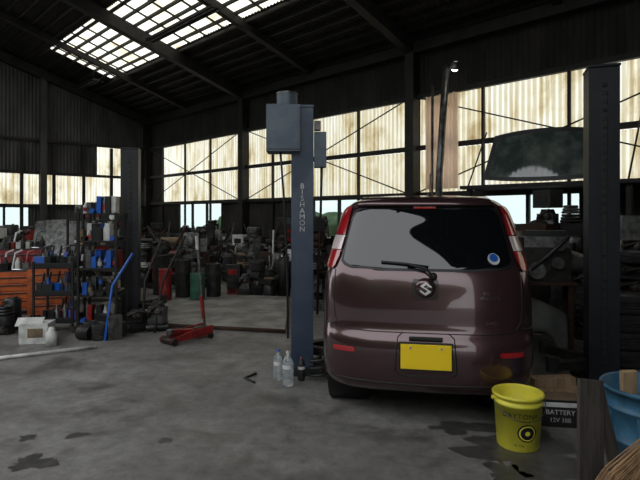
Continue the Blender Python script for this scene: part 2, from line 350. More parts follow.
def car():
    root=bpy.data.objects.new('car',None); sc.collection.objects.link(root)
    root.location=(.70,3.42,0); root.rotation_euler=(0,0,-math.radians(10))
    b=B(); P=K['paint']; rings=[]
    zs=PZ[::4]
    KR,KS=80,110
    for z in zs:
        w,yr,yf=pr(z); D=min(DR,.45*(yf-yr)); Df=min(.8,.45*(yf-yr)); ring=[]
        for i in range(KR): ring.append(reart(-1+2*i/KR,z))
        for i in range(KS): ring.append(Vector((w,yr+D+(yf-Df-yr-D)*i/KS,z)))
        for i in range(40):
            t=1-2*i/40; sg=1 if t>=0 else -1
            ring.append(Vector((sg*abs(math.sin(t*math.pi/2))**(2/2.8)*w,yf-Df*(1-abs(math.cos(t*math.pi/2))**(2/2.8)),z)))
        for i in range(KS): ring.append(Vector((-w,yf-Df+(yr+D-yf+Df)*i/KS,z)))
        rings.append(ring)
    N=len(rings[0]); vs=[v for r in rings for v in r]; fs=[]
    wc=[(.62,.29),(2.86,.29)]
    for j in range(len(rings)-1):
        for i in range(N):
            k=(i+1)%N; q=(j*N+i,j*N+k,(j+1)*N+k,(j+1)*N+i)
            c=sum((vs[a] for a in q),Vector())/4
            if abs(c.x)>.45 and any((c.y-y)**2+(c.z-z)**2<.31**2 for y,z in wc): continue
            fs.append(q)
    fs.append(tuple((len(rings)-1)*N+i for i in range(N)))
    b.add(vs,fs,P,True)
    b.obj('body',bevel=0,parent=root)
    b=B(); b.box((0,1.7,.235),(1.0,3.0,.05),K['black'])
    b.box((0,.30,.27),(.9,.3,.06),K['black'])
    for y in (.62,2.86):
        for sx in (-1,1):
            T=Matrix.Translation((sx*.42,y,.29))@Matrix.Rotation(math.pi/2*sx,4,'Y')
            b.lathe([(.0001,0),(.315,0),(.315,.29)],K['black'],T,28,True,False)
        b.cyl((-.6,y,.29),(.6,y,.29),.035,K['grime'])
    b.tube([(.35,.1,.24),(.35,.5,.24),(.3,1.2,.25)],.03,K['greysteel'])
    b.obj('underbody',bevel=0,parent=root)
    for i,(x,y) in enumerate(((-.635,.62),(.635,.62),(-.635,2.86),(.635,2.86))):
        b=B(); b.tire((x,y,.285),.285,.155,ry=math.pi/2,rim=K['alloy']); b.obj('wheel_%d'%(i+1),bevel=0,parent=root)
    def patch(name,rows,m,off=.004,n=40,sub=24,mid=None):
        b=B(); zs=np.array([r[0] for r in rows]); fl=[r[1] for r in rows]; fr=[r[2] for r in rows]
        o=np.argsort(zs); zs=zs[o]; fl=np.array(fl)[o]; fr=np.array(fr)[o]
        zz=np.linspace(zs[0],zs[-1],sub+1); vs=[];fs=[]
        for z in zz:
            l=f2t(np.interp(z,zs,fl)); r=f2t(np.interp(z,zs,fr))
            for i in range(n+1):
                t=l+(r-l)*i/n; vs.append(reart(t,z)+nrm(t,z)*off)
        for j in range(sub):
            for i in range(n): fs.append((j*(n+1)+i,j*(n+1)+i+1,(j+1)*(n+1)+i+1,(j+1)*(n+1)+i))
        b.add(vs,fs,m,True); return b.obj(name,bevel=0,parent=root)
    patch('rear_window_surround',[(1.035,-.45,.45),(1.043,-.70,.70),(1.06,-.79,.79),(1.09,-.835,.835),(1.2,-.835,.835),(1.4,-.835,.835),(1.465,-.815,.815),(1.48,-.72,.72)],K['black'],.003,60,40)
    patch('rear_glass',[(1.05,-.45,.45),(1.06,-.70,.70),(1.075,-.77,.77),(1.10,-.81,.81),(1.2,-.815,.815),(1.4,-.815,.815),(1.45,-.79,.79),(1.463,-.72,.72)],K['glass'],.006,60,40)
    for sx,nm in ((-1,'left'),(1,'right')):
        def R_(rows): return [(z,min(sx*a,sx*c),max(sx*a,sx*c)) for z,a,c in rows]
        patch('tail_light_housing_'+nm,R_([(1.03,.90,.95),(1.05,.875,.99),(1.12,.85,1),(1.25,.843,1),(1.40,.85,1),(1.455,.86,.99),(1.485,.88,.95)]),P,.006,16,30)
        patch('tail_light_top_'+nm,R_([(1.27,.850,1),(1.38,.856,1),(1.45,.868,.985),(1.478,.885,.95)]),K['red_lens'],.014,16,20)
        patch('tail_light_clear_'+nm,R_([(1.165,.855,.99),(1.265,.850,1)]),K['clear_lens'],.014,16,12)
        patch('tail_light_low_'+nm,R_([(1.035,.90,.945),(1.055,.88,.985),(1.12,.858,1),(1.16,.855,1)]),K['red_lens'],.014,16,16)
        z0=.505 
        patch('bumper_reflector_'+nm,R_([(z0-.017,.66,.83),(z0-.01,.64,.85),(z0+.01,.64,.85),(z0+.017,.66,.83)]),K['red_lens'],.008,16,6)
        b=B(); vs=[];fs=[]
        for j in range(9):
            z=1.03+.37*j/8; w,yr,yf=pr(z)
            for i in range(21):
                y=(yr+.52)+((yf-.62)-(yr+.52))*i/20; vs.append((sx*(w+.004),y,z))
        for j in range(8):
            for i in range(20): fs.append((j*21+i,j*21+i+1,(j+1)*21+i+1,(j+1)*21+i))
        b.add(vs,fs,K['glass'],True); b.obj('side_glass_'+nm,bevel=0,parent=root)
        b=B(); b.sphere((sx*.80,2.45,1.0),.09,P,(.9,.55,.75)); b.cyl((sx*.70,2.5,.98),(sx*.78,2.47,.99),.025,K['black']); b.obj('door_mirror_'+nm,bevel=0,parent=root)
        b=B()
        for yy in (1.35,2.2): b.tube([(sx*(pr(z)[0]+.001),yy,z) for z in np.linspace(.3,1.02,12)],.004,K['black'],6)
        for yw in (.62,2.86):
            b.tube([(sx*pr(max(.2,.29+.312*math.sin(a)))[0],yw+.312*math.cos(a),max(.2,.29+.312*math.sin(a))) for a in np.linspace(-.28,math.pi+.28,30)],.009,P,8)
        for yy in (1.55,2.0): b.box((sx*.745,yy,.9),(.02,.16,.03),P)
        b.obj('side_trim_'+nm,bevel=0,parent=root)
        b=B(); b.sphere((sx*.5,3.2,.72),.13,K['clear_lens'],(1,.8,.8)); b.obj('headlight_'+nm,bevel=0,parent=root)
    b=B(); vs=[];fs=[]
    for j in range(9):
        z=1.05+.38*j/8; w,yr,yf=pr(z); Df=.8
        for i in range(25):
            t=-.75+1.5*i/24; sg=1 if t>=0 else -1
            vs.append((sg*abs(math.sin(t*math.pi/2))**(2/2.8)*w,yf-Df*(1-abs(math.cos(t*math.pi/2))**(2/2.8))+.006,z))
    for j in range(8):
        for i in range(24): fs.append((j*25+i,j*25+i+1,(j+1)*25+i+1,(j+1)*25+i))
    b.add(vs,fs,K['glass'],True); b.obj('windshield',bevel=0,parent=root)
    b=B(); 
    def line(fz,r=.0035): b.tube([reart(f2t(f),z)+nrm(f2t(f),z)*.0005 for f,z in fz],r,K['black'],6)
    pts=[(.875,1.03),(.86,.9),(.855,.78),(.84,.70),(.80,.655),(.70,.635),(.5,.628)]
    def dense(p,n=8):
        o=[]
        for (a,c) in zip(p[:-1],p[1:]):
            for k in range(n): u=k/n; o.append((a[0]+(c[0]-a[0])*u,a[1]+(c[1]-a[1])*u))
        return o+[p[-1]]
    full=[(-f,z) for f,z in pts]+[(f,z) for f,z in reversed(pts)]
    line(dense(full)); 
    line(dense([(.845,.66),(.93,.655),(.999,.66)])); line(dense([(-.845,.66),(-.93,.655),(-.999,.66)]))
    line(dense([(.2,.632),(.25,.60),(.275,.38),(.23,.35),(-.23,.35),(-.275,.38),(-.25,.60),(-.2,.632)]),.004)
    line(dense([(-.9,.30),(0,.285),(.9,.30)]),.006)
    line(dense([(-.8,1.49),(-.5,1.495),(0,1.498),(.5,1.495),(.8,1.49)]),.005)
    b.obj('panel_gaps',bevel=0,parent=root)
    b=B(); vs=[];fs=[]; n=30
    for i in range(n+1):
        f=-.86+1.72*i/n; p=rear(f,1.525); q=rear(f*.98,1.50)
        vs+= [p+Vector((0,.12,.035)),p+Vector((0,-.02,.014)),q+Vector((0,-.06,.0)),q+Vector((0,-.05,-.016)),q+Vector((0,.03,-.016))]
    for i in range(n):
        for j in range(4): fs.append((5*i+j,5*i+j+1,5*i+5+j+1,5*i+5+j))
    b.add(vs,fs,P,True); b.obj('roof_spoiler',bevel=0,parent=root)
    p=rear(0,1.475); b=B(); b.box((p.x,p.y-.02,p.z-.004),(.16,.02,.016),K['red_lens']); b.obj('high_brake_lamp',parent=root)
    b=B(); W=lambda x,z,o:reart(f2t(x/pr(z)[0]),z)+Vector((0,-o,0))
    b.sphere(W(.05,1.005,.02),.028,K['black'])
    b.tube([W(.05,1.005,.04),W(.0,1.06,.05),W(-.12,1.085,.04)],.009,K['black']); b.tube([W(.02,1.065,.02),W(-.15,1.085,.02),W(-.30,1.095,.02)],.009,K['black']); b.obj('rear_wiper',bevel=0,parent=root)
    patch('handle_shade_patch',[(.85,-.10,.10),(.87,-.115,.115),(.955,-.12,.12),(.985,-.11,.11)],K['paintshade'],.003,16,10)  # recess shadow painted as a dark surface patch, body is not hollowed
    b=B(); p=rear(0,.925)
    b.lathe([(.0001,.03),(.04,.028),(.062,.018),(.07,0)],P,Matrix.Translation((0,p.y,.925))@Matrix.Rotation(math.pi/2,4,'X'),32,True,False)
    S=[(.0,.045),(.038,.018),(.038,.006),(.004,.028),(-.014,.014),(.038,-.018),(.0,-.045),(-.038,-.018),(-.038,-.006),(-.004,-.028),(.014,-.014),(-.038,.018)]
    b.add([(x,p.y-.036,.925+z) for x,z in S]+[(x,p.y-.02,.925+z) for x,z in S],[tuple(range(12))]+[(i,(i+1)%12,12+(i+1)%12,12+i) for i in range(12)],K['chrome'])
    b.obj('badge_and_boss',bevel=0,parent=root)
    b=B()
    for txt,x0,z0,sz in (('MR',.40,.885,.032),('WAGON',.42,.855,.032),('4WD',.43,.69,.036)):
        vs,fs=text_geo(txt,sz); o=[]
        for v in vs:
            x=x0+v.x; z=z0+v.y; q=reart(f2t(x/pr(z)[0]),z); o.append(q+Vector((0,-.004-v.z,0)))
        b.add(o,fs,K['chrome'])
    b.obj('lettering',bevel=0,parent=root)
    b=B(); q=reart(f2t(.455/pr(1.12)[0]),1.12)
    T=Matrix.Translation(q+Vector((0,-.012,0)))@Matrix.Rotation(math.radians(18),4,'Z')@Matrix.Rotation(math.radians(62),4,'X')
    b.lathe([(.0001,.004),(.042,.004),(.042,0)],K['white'],T,24,False,False); b.lathe([(.0001,.0055),(.03,.0055)],K['toolblue'],T@Matrix.Translation((0,.008,0)),20,False,False); b.obj('window_sticker',bevel=0,parent=root)
    b=B(); b.box((0,-.012,.485),(.35,.02,.185),K['black']); b.box((0,-.024,.485),(.33,.008,.165),K['plate']); 
    for x in (-.1,.1): b.cyl((x,-.028,.545),(x,-.034,.545),.008,K['chrome'],seg=10)
    b.box((0,.0,.60),(.22,.03,.02),K['black']); b.obj('number_plate',parent=root)
    b=B(); b.tube([(0.05,.7,1.57),(0.05,.62,1.74)],.004,K['black']); b.sphere((.05,.71,1.575),.02,K['black']); b.obj('antenna',bevel=0,parent=root)
car()
# ---------------- lifts ----------------
def lift(loc,rz,h,kind,main):
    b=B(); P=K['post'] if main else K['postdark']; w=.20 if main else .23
    b.box((0,0,.015),(.42,.5,.03),K['grime'])
    b.box((0,-.10,.03+(h-.03)/2),(w,.012,h-.03),P)
    for sx in (-1,1): b.box((sx*(w/2-.006),.03,.03+(h-.03)/2),(.012,.26,h-.03),P); b.box((sx*(w/2-.03),.155,.03+(h-.03)/2),(.05,.012,h-.03),P)
    b.box((0,.02,h+.01),(w+.01,.28,.02),P)
    if not main:
        b.box((0,-.108,h/2),(.05,.006,h-.4),K['black'])
        for k in range(int(h/.07)-4): b.box((0,-.112,.25+k*.07),(.034,.006,.03),K['grime'])
    b.box((0,.05,.35),(w-.05,.16,.5),K['grime'])
    for s in ((-1,1)): 
        b.box((kind*.22,.12+s*.17,.16),(.42,.08,.07),K['grime'],rz=s*kind*.6)
        b.cyl((kind*.40,.12+s*.30,.12),(kind*.40,.12+s*.30,.24),.05,K['rubber'])
    for k in range(4): b.cyl((-.17+.34*(k%2),-.2+.4*(k//2),.03),(-.17+.34*(k%2),-.2+.4*(k//2),.055),.016,K['greysteel'],seg=6)
    if main:
        b.box((-.17,-.06,h-.20),(.30,.26,.42),K['boxgrey']); b.box((-.17,-.195,h-.20),(.27,.012,.38),K['boxgrey'])
        b.cyl((-.14,-.02,h+.01),(-.14,-.02,h+.13),.095,K['boxgrey']); b.cyl((-.14,-.02,h+.13),(-.14,-.02,h+.145),.10,K['greysteel'])
        b.box((.165,-.02,h-.38),(.11,.14,.32),K['boxgrey']); b.box((.14,-.04,h-.16),(.06,.1,.08),K['greysteel'])
        b.tube([(.18,-.03,h-.52),(.17,-.03,1.4),(.15,-.02,1.0),(.14,0,.5)],.012,K['black'])
        b.tube([(-.2,-.1,h-.38),(-.16,-.13,1.5),(-.135,-.12,.9),(-.13,-.1,.3)],.01,K['black'])
        vs,fs=text_geo('B\nI\nS\nH\nA\nM\nO\nN',.068,.001,'CENTER',.82)
        T=Matrix.Translation((0.0,-.109,1.66))@Matrix.Rotation(math.pi/2,4,'X'); b.add(vs,fs,K['white'],False,T)
    b.obj('car_lift_post',loc,rz)
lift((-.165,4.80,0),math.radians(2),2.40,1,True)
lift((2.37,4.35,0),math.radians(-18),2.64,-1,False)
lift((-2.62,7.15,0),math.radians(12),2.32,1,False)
b=B(); z=.05
q=[(-2.30,6.62),(-.42,6.2),(-.52,8.7),(-2.6,9.1)]
b.add([(x,y,0) for x,y in q]+[(x,y,z) for x,y in q],[(4,5,6,7),(0,1,5,4),(1,2,6,5),(2,3,7,6),(3,0,4,7)],K['slab'])
b.tube([(-2.30,6.61,.03),(-.42,6.19,.03)],.022,K['rust'])
b.obj('lift_bay_slab',bevel=0)
# flue
b=B(); b.cyl((1.80,7.9,0),(1.80,7.9,.04),.15,K['grime']); b.tube([(1.80,7.9,0),(1.82,7.9,2),(1.93,7.9,3.7)],.055,K['greysteel'],12); b.tube([(1.70,7.9,.03),(1.72,7.9,3.4)],.02,K['greysteel'],8)
b.tube([(1.93,7.9,3.65),(1.97,7.75,3.72)],.02,K['steel']); b.lathe([(.03,.1),(.06,.08),(.09,0)],K['greysteel'],Matrix.Translation((2.02,7.75,3.62))@Matrix.Rotation(math.radians(30),4,'X'),20,True,False); b.sphere((2.02,7.74,3.63),.06,K['lamp'])
b.obj('flue_pipe_with_work_lamp',bevel=0)
b=B(); vs=[];fs=[]
for i in range(41):
    s=-4.95+.6*i/40
    for z in (1.85,3.4): vs.append(F(s,.2+.035*math.sin(i*1.1)+.02*math.sin(i*.4),z))
for i in range(40): fs.append((2*i,2*i+2,2*i+3,2*i+1))
m=K['cream']; nt=m.node_tree; p=nt.nodes['Principled BSDF']; tr=nt.nodes.new('ShaderNodeBsdfTranslucent'); tr.inputs[0].default_value=(.95,.78,.70,1); mx=nt.nodes.new('ShaderNodeMixShader'); mx.inputs[0].default_value=.7
nt.links.new(p.outputs[0],mx.inputs[1]); nt.links.new(tr.outputs[0],mx.inputs[2]); nt.links.new(mx.outputs[0],[n for n in nt.nodes if n.type=='OUTPUT_MATERIAL'][0].inputs[0])
b.add(vs,fs,K['cream'],True); b.obj('curtain',bevel=0)
b=B(); bbox(b,-4.0,-1.6,.15,.75,1.80,1.85,K['steel'])
for s in (-3.9,-1.8): bbox(b,s-.03,s+.03,.6,.68,0,1.82,K['steel']); b.tube([F(s,.68,1.85),F(s,.12,2.7)],.012,K['steel'],6)
b.obj('storage_rack',bevel=0)
b=B(); vs=[]
for j in range(13):
    v=j/12
    for i in range(25):
        u=-1+2*i/24; w=.80-.13*v
        vs.append((u*w,.10*u*u+.18*v,.02+.74*v+.05*u*u*(1-v)-.05*u*u*v))
for j in range(12):
    for i in range(24): 
        k=K['black'] if (j in(0,11) or i in (0,23)) else K['wind']
        b.add([vs[a] for a in (j*25+i,j*25+i+1,(j+1)*25+i+1,(j+1)*25+i)],[(0,1,2,3)],k,True)
b.obj('spare_windshield',F(-2.85,.62,1.855),BR+.25,bevel=0)
# ---------------- clutter ----------------
DARK=['grime','steel','black','rust','grime','alu','darkiron','greysteel','rubber','grime']
def pick(pal): return K[R.choice(pal)]
def item(b,x,y,z,w,h,pal):
    t=R.random(); m=pick(pal); a=R.uniform(-.6,.6)
    T=Matrix.Translation((x,y,z))@Matrix.Rotation(a,4,'Z')
    if t<.22:
        b.box((0,0,h/2),(w,w*.7,h),m,M=T); b.box((0,-w*.36,h*.5),(w*.6,.01,h*.4),pick(pal),M=T)
    elif t<.34:
        b.lathe([(w*.42,0),(w*.44,.02),(w*.44,h*.9),(w*.36,h),(.0001,h)],m,T,18)
        b.cyl((w*.2,0,h),(w*.2,0,h+.02),.02,K['black'],M=T)
    elif t<.48:
        r=min(.3,w*.55); hh=min(.18,h); b.tire((0,0,hh/2),r,hh,M=T,rim=K['alu'] if R.random()<.5 else None); return hh
    elif t<.72:
        b.box((0,0,h*.35),(w*.9,w*.55,h*.7),m,M=T); b.box((0,0,h*.8),(w*.7,w*.35,h*.25),pick(pal),M=T,taper=.8)
        b.cyl((-w*.47,0,h*.4),(-w*.40,0,h*.4),h*.28,K['grime'],M=T); b.cyl((w*.1,-w*.3,h*.5),(w*.3,-w*.36,h*.7),.04,K['alu'],M=T)
        for k in range(4): b.cyl((-w*.3+k*w*.2,-w*.27,h*.6),(-w*.3+k*w*.2,-w*.42,h*.45),.02,K['rust'],seg=8,M=T)
        b.tube([(-w*.4,-w*.2,h*.2),(-w*.1,-w*.5,h*.6),(w*.3,-w*.4,h*.9),(w*.4,0,h*.7)],.014,K['black'],M=T)
    elif t<.84:
        for k in range(3): b.torus((0,0,.02+k*.035),w*.38-k*.01,.018,m,M=T)
        return .11
    elif t<.93:
        b.cyl((-w*.5,0,h*.3),(w*.5,0,h*.3),h*.3,m,M=T); b.cyl((-w*.55,0,h*.3),(-w*.5,0,h*.3),h*.15,K['greysteel'],M=T); return h*.6
    else:
        b.box((0,0,h*.3),(w,w*.8,h*.6),m,M=T,taper=1.1); b.sphere((0,0,h*.6),w*.35,pick(pal),(1,1,.5),M=T)
    return h
def junk(name,loc,rz,nx,ny,cell,hf,pal,stick=6):
    b=B()
    for i in range(nx):
        for j in range(ny):
            H=hf(i/(max(nx-1,1)),j/(max(ny-1,1)))*R.uniform(.7,1.2); z=0
            while z<H:
                h=R.uniform(.10,.30); z+=item(b,(i-nx/2+.5)*cell,(j-ny/2+.5)*cell,z-.002*(z>0),cell*R.uniform(.75,1.1),h,pal)-.002
    for k in range(stick):
        x=R.uniform(-.5,.5)*nx*cell; y=R.uniform(-.5,.3)*ny*cell
        b.tube([(x,y,.0),(x+R.uniform(-.2,.2),y+.15,.6),(x+R.uniform(-.4,.4),y+.25,R.uniform(.7,1.3))],R.uniform(.008,.022),pick(pal))
    return b.obj(name,loc,rz)
mix=DARK+DARK+['alu','white','red','card','greysteel']
for s,d,n,h in ((-13.6,.8,7,1.0),(-10.9,.8,6,1.1),(-8.5,.8,6,1.1),(-6.3,.7,4,1.2)):
    junk('scrap_parts_pile',F(s,d,0),BR,n,3,.34,lambda u,v,h=h:h*(.55+.45*v),mix+['card','white'],10)
for d,h in ((1.6,1.0),(3.6,1.1),(5.6,1.1)):
    junk('scrap_parts_pile',F(S0+.75,d,0),BR-math.pi/2,5,3,.34,lambda u,v,h=h:h*(.6+.4*v),mix+['white','greysteel'],8)
junk('scrap_parts_pile',(-6.3,10.6,0),-.5,5,2,.36,lambda u,v:.9,mix+['white','blue'],6)
junk('scrap_parts_pile',(-2.9,10.2,0),-.3,4,2,.34,lambda u,v:.85,mix+['red'],8)
junk('scrap_parts_pile',(-1.15,9.25,0),-.5,4,2,.26,lambda u,v:.45+.25*v,mix+['alu','card','white'],8)
junk('scrap_parts_pile',(2.98,6.25,0),BR,5,2,.28,lambda u,v:1.05+.3*v,DARK+['alu','greysteel','alu'],12)
junk('scrap_parts_pile',(3.85,5.25,0),BR,4,2,.34,lambda u,v:1.25,DARK+['alu','greysteel'])
junk('scrap_parts_pile',(.12,7.9,0),-.2,2,2,.34,lambda u,v:1.2,DARK)
def engine(loc,rz):
    b=B(); A=K['alu']
    for x in (-.22,.22):
        for y in (-.18,.18): b.box((x,y,.35),(.05,.05,.70),K['rust'])
    b.box((0,0,.71),(.55,.46,.03),K['rust']); b.box((0,0,.2),(.5,.42,.02),K['rust'])
    b.lathe([(.10,0),(.10,.2),(.08,.22),(.0001,.22)],K['grime'],Matrix.Translation((-.1,0,.21)),16)
    b.tire((.13,0,.27),.10,.12,rim=K['grime'])
    M=Matrix.Translation((0,0,.2))
    b.box((0,0,.70),(.46,.32,.36),K['grime'],M=M); b.box((0,0,.93),(.44,.24,.12),A,M=M); b.box((0,0,1.02),(.40,.17,.07),K['black'],M=M)
    for x,z,r in ((-.1,.64,.085),(.1,.72,.06),(.12,.9,.05)): b.cyl((x,-.16,z),(x,-.21,z),r,K['greysteel'],seg=20,M=M)
    for k in range(4): b.tube([(-.18+k*.11,.12,.92),(-.18+k*.11,.28,.96),(-.16+k*.1,.34,.84)],.024,A,M=M)
    b.cyl((.23,0,.72),(.40,0,.70),.13,A,r1=.09,M=M); b.cyl((-.26,-.05,.82),(-.26,-.05,.98),.05,K['rust'],M=M)
    b.tube([(-.2,-.18,.6),(.0,-.24,.8),(.2,-.2,1.0)],.02,K['black'],M=M); b.obj('engine_on_stand',loc,rz)
engine((2.42,5.55,0),-.3)
b=B(); vs=[];fs=[];n=24
for i in range(n+1):
    u=i/n; x=.55*u-.275; top=.60-.14*u*u; a=(u-.5)/.34
    lo=.04+(.24*math.sqrt(max(0,1-a*a)) if abs(a)<1 else 0)
    for j in range(9):
        v=j/8; z=lo+(top-lo)*v; vs.append((x,.02+.12*v*v+.10*z,z))
for i in range(n):
    for j in range(8): fs.append((9*i+j,9*i+9+j,9*i+10+j,9*i+j+1))
b.add(vs,fs,K['silver'],True)
o=b.obj('car_fender',(2.16,5.10,-.02),-.2,bevel=0); sd=o.modifiers.new('s','SOLIDIFY'); sd.thickness=.008
o.rotation_euler=(math.radians(3),math.radians(6),-.1)
b=B()
for k in range(4): b.tire((.01*k,0,.085+k*.165),.26,.165,rim=K['alu'] if k==3 else K['grime'])
b.obj('tire_stack',(2.88,4.98,0))
b=B(); b.box((0,0,.04),(.42,.10,.08),K['pine']); b.box((.06,.12,.04),(.30,.09,.08),K['wood']); b.box((.02,.05,.115),(.34,.10,.07),K['pine'],rz=.2); b.obj('wood_block',(1.80,4.02,0),-.1)
b=B(); b.box((0,0,.02),(.4,.3,.02),K['grime']); b.box((0,-.15,.04),(.4,.015,.06),K['grime']); b.box((0,.15,.04),(.4,.015,.06),K['grime']); b.box((-.2,0,.04),(.015,.3,.06),K['grime']); b.box((.2,0,.04),(.015,.3,.06),K['grime'])
b.box((.05,0,.06),(.2,.1,.06),K['alu']); b.obj('drain_tray',(2.08,3.68,0),.1)
# bucket
b=B()
b.lathe([(.0001,0),(.128,0),(.131,.004),(.148,.30),(.152,.30),(.152,.325),(.149,.325),(.151,.35),(.160,.352),(.162,.368),(.158,.376),(.150,.376),(.146,.36),(.127,.02),(.0001,.016)],K['yellow'],None,48)
hp=[(.165*math.cos(a),-.165*math.sin(a)*.98-.004,.335-.11*math.sin(a)) for a in np.linspace(0,math.pi,24)]
b.tube(hp,.003,K['greysteel'],6)
for x in (-1,1): b.cyl((x*.150,0,.335),(x*.170,0,.335),.014,K['yellow'],seg=12)
def rad(z): return .131+.017*(z-.004)/.296
def wrap(vs,z0,a0,off=.0012):
    o=[]
    for v in vs:
        z=z0+v.y; r=rad(z)+off; a=-math.pi/2+a0+v.x/r; o.append((r*math.cos(a),r*math.sin(a),z))
    return o
vs,fs=text_geo('DAYTONA',.048,0); b.add(wrap(vs,.235,-.25,.002),fs,K['black'])
def discpts(r,n=28): return [Vector((0,0,0))]+[Vector((r*math.cos(2*math.pi*i/n),r*math.sin(2*math.pi*i/n)*1.0,0)) for i in range(n)]
def disc(r,m,off,z0,a0):
    v=discpts(r*.5)+discpts(r)[1:]; f=[(0,1+i,1+(i+1)%28) for i in range(28)]+[(1+i,29+i,29+(i+1)%28,1+(i+1)%28) for i in range(28)]
    b.add(wrap(v,z0,a0,off),f,m)
disc(.062,K['black'],.0015,.135,.05); disc(.052,K['yellow'],.0025,.135,.05); disc(.044,K['black'],.0035,.135,.05); disc(.016,K['yellow'],.0045,.135,.05)
vs,fs=text_geo('4L OIL',.022,0); b.add(wrap(vs,.04,-.3),fs,K['black'])
o=b.obj('bucket',(1.225,3.20,0.0035),0,bevel=0); o.scale=(.95,.95,.87)
b=B(); b.box((0,0,.09),(.27,.17,.18),K['black']); b.box((0,-.086,.15),(.25,.002,.03),K['white']); b.box((0,0,.181),(.25,.15,.004),K['card'])
vs,fs=text_geo('BATTERY',.045,.0005); b.add(vs,fs,K['white'],False,Matrix.Translation((0,-.0865,.085))@Matrix.Rotation(math.pi/2,4,'X'))
vs,fs=text_geo('12V 38B',.04,.0005); b.add(vs,fs,K['white'],False,Matrix.Translation((0,-.0865,.035))@Matrix.Rotation(math.pi/2,4,'X'))
b.obj('battery_carton',(1.62,3.54,0),-.15)
b=B(); b.lathe([(.0001,0),(.20,0),(.21,.01),(.222,.15),(.228,.155),(.228,.17),(.222,.175),(.236,.36),(.243,.365),(.243,.38),(.237,.385),(.245,.48),(.262,.485),(.266,.505),(.258,.515),(.245,.505),(.205,.03),(.0001,.02)],K['blue'],None,40)
for a in range(8): 
    aa=a*math.pi/4; b.box((.238*math.cos(aa),.238*math.sin(aa),.27),(.012,.03,.17),K['blue'],rz=aa)
o=b.obj('plastic_bin',(1.91,2.98,0),0,bevel=0); o.scale=(1,1,.86)
b=B(); 
T=Matrix.Translation((1.79,2.98,.035))@Matrix.Rotation(math.radians(-4),4,'Y')@Matrix.Rotation(math.radians(4),4,'X')
b.box((0,0,.25),(.085,.035,.50),K['pine'],M=T)
b.box((.10,.03,.24),(.07,.03,.46),K['pine'],M=T@Matrix.Rotation(math.radians(14),4,'Y')); b.obj('timber_offcut')
b=B(); b.box((0,0,.28),(.13,.03,.56),K['wood']); o=b.obj('wood_plank',(1.37,2.62,.006)); o.rotation_euler=(math.radians(-10),math.radians(6),.05)
b=B(); b.box((0,0,.26),(.07,.02,.52),K['wood']); o=b.obj('wood_plank',(1.55,2.66,.004)); o.rotation_euler=(math.radians(-10),math.radians(-8),.2)
# broom
b=B()
hd=Vector((1.50,2.18,.54)); tip=Vector((1.22,2.16,.02))
for k in range(260):
    a=R.uniform(-1,1); c=R.uniform(-1,1)
    p0=hd+Vector((a*.035,c*.02,R.uniform(-.05,.03))); p1=tip+Vector((a*.16+R.uniform(-.02,.02),c*.05,R.uniform(0,.05)+abs(a)*.03))
    b.tube([p0,(p0+p1)/2+Vector((a*.03-.03,0,.03)),p1],.003,K['straw'],4)
for k in range(3): b.torus(hd+Vector((-.02*k-.02,0,-.03*k-.02)),.038+.006*k,.005,K['rust'],ry=math.radians(28))
b.cyl(hd-Vector((.03,0,.06)),(1.92,2.26,1.25),.014,K['pine']); b.obj('straw_broom',bevel=0)
def bottle(loc,h,m,cap,name='water_bottle'):
    b=B(); r=h*.16
    b.lathe([(.0001,0),(r*.8,0),(r,.015),(r,h*.2),(r*.95,h*.22),(r,h*.24),(r,h*.45),(r*.94,h*.47),(r,h*.49),(r,h*.66),(r*.8,h*.78),(r*.35,h*.9),(r*.3,h*.95),(.0001,h*.95)],m,None,24)
    b.lathe([(r*.36,h*.93),(r*.36,h),(.0001,h)],cap,None,16); b.lathe([(r*1.01,h*.5),(r*1.01,h*.62)],K['white'],None,24,True,False); b.obj(name,loc,bevel=0)
bottle((-.265,4.30,0),.29,K['pet'],K['white']); bottle((-.36,4.46,0),.26,K['pet'],K['toolblue']); bottle((-.16,4.44,0),.2,K['black'],K['red'],'oil_bottle')
b=B(); b.tube([(.085*math.cos(a),.07*math.sin(a),.012+.010*a) for a in np.linspace(0,18,70)],.011,K['black']); b.obj('air_hose',(-.01,4.45,0),bevel=0)
b=B(); b.tube([(0,0,.012),(-.1,.12,.012),(-.02,.25,.012)],.011,K['black']); b.obj('rubber_hose',(-.55,4.35,0),bevel=0)
# stains
def stain(name,x,y,rx,ry,seed):
    b=B(); n=64; vs=[(0,0,.003)]
    for i in range(n):
        a=2*math.pi*i/n; k=1+.8*noise.noise(Vector((math.cos(a)*1.6,math.sin(a)*1.6,seed)))+.4*noise.noise(Vector((math.cos(a)*4,math.sin(a)*4,seed)))+.2*noise.noise(Vector((math.cos(a)*11,math.sin(a)*11,seed)))
        vs.append((rx*k*math.cos(a),ry*k*math.sin(a),.003))
    b.add(vs,[(0,1+i,1+(i+1)%n) for i in range(n)],K['stain']); b.obj(name,(x,y,0),bevel=0)
stain('water_puddle',1.20,3.08,.36,.28,1.3); stain('water_puddle',1.02,2.82,.12,.12,5.1); stain('water_puddle',.95,3.45,.2,.10,9.3)
for i,(px,py,r) in enumerate(((-.97,3.26,.05),(-1.66,2.95,.10),(-1.86,3.3,.05),(-1.57,3.33,.06),(-1.0,4.3,.045))):
    stain('oil_stain',px,py,r,r*.8,7.7+i)
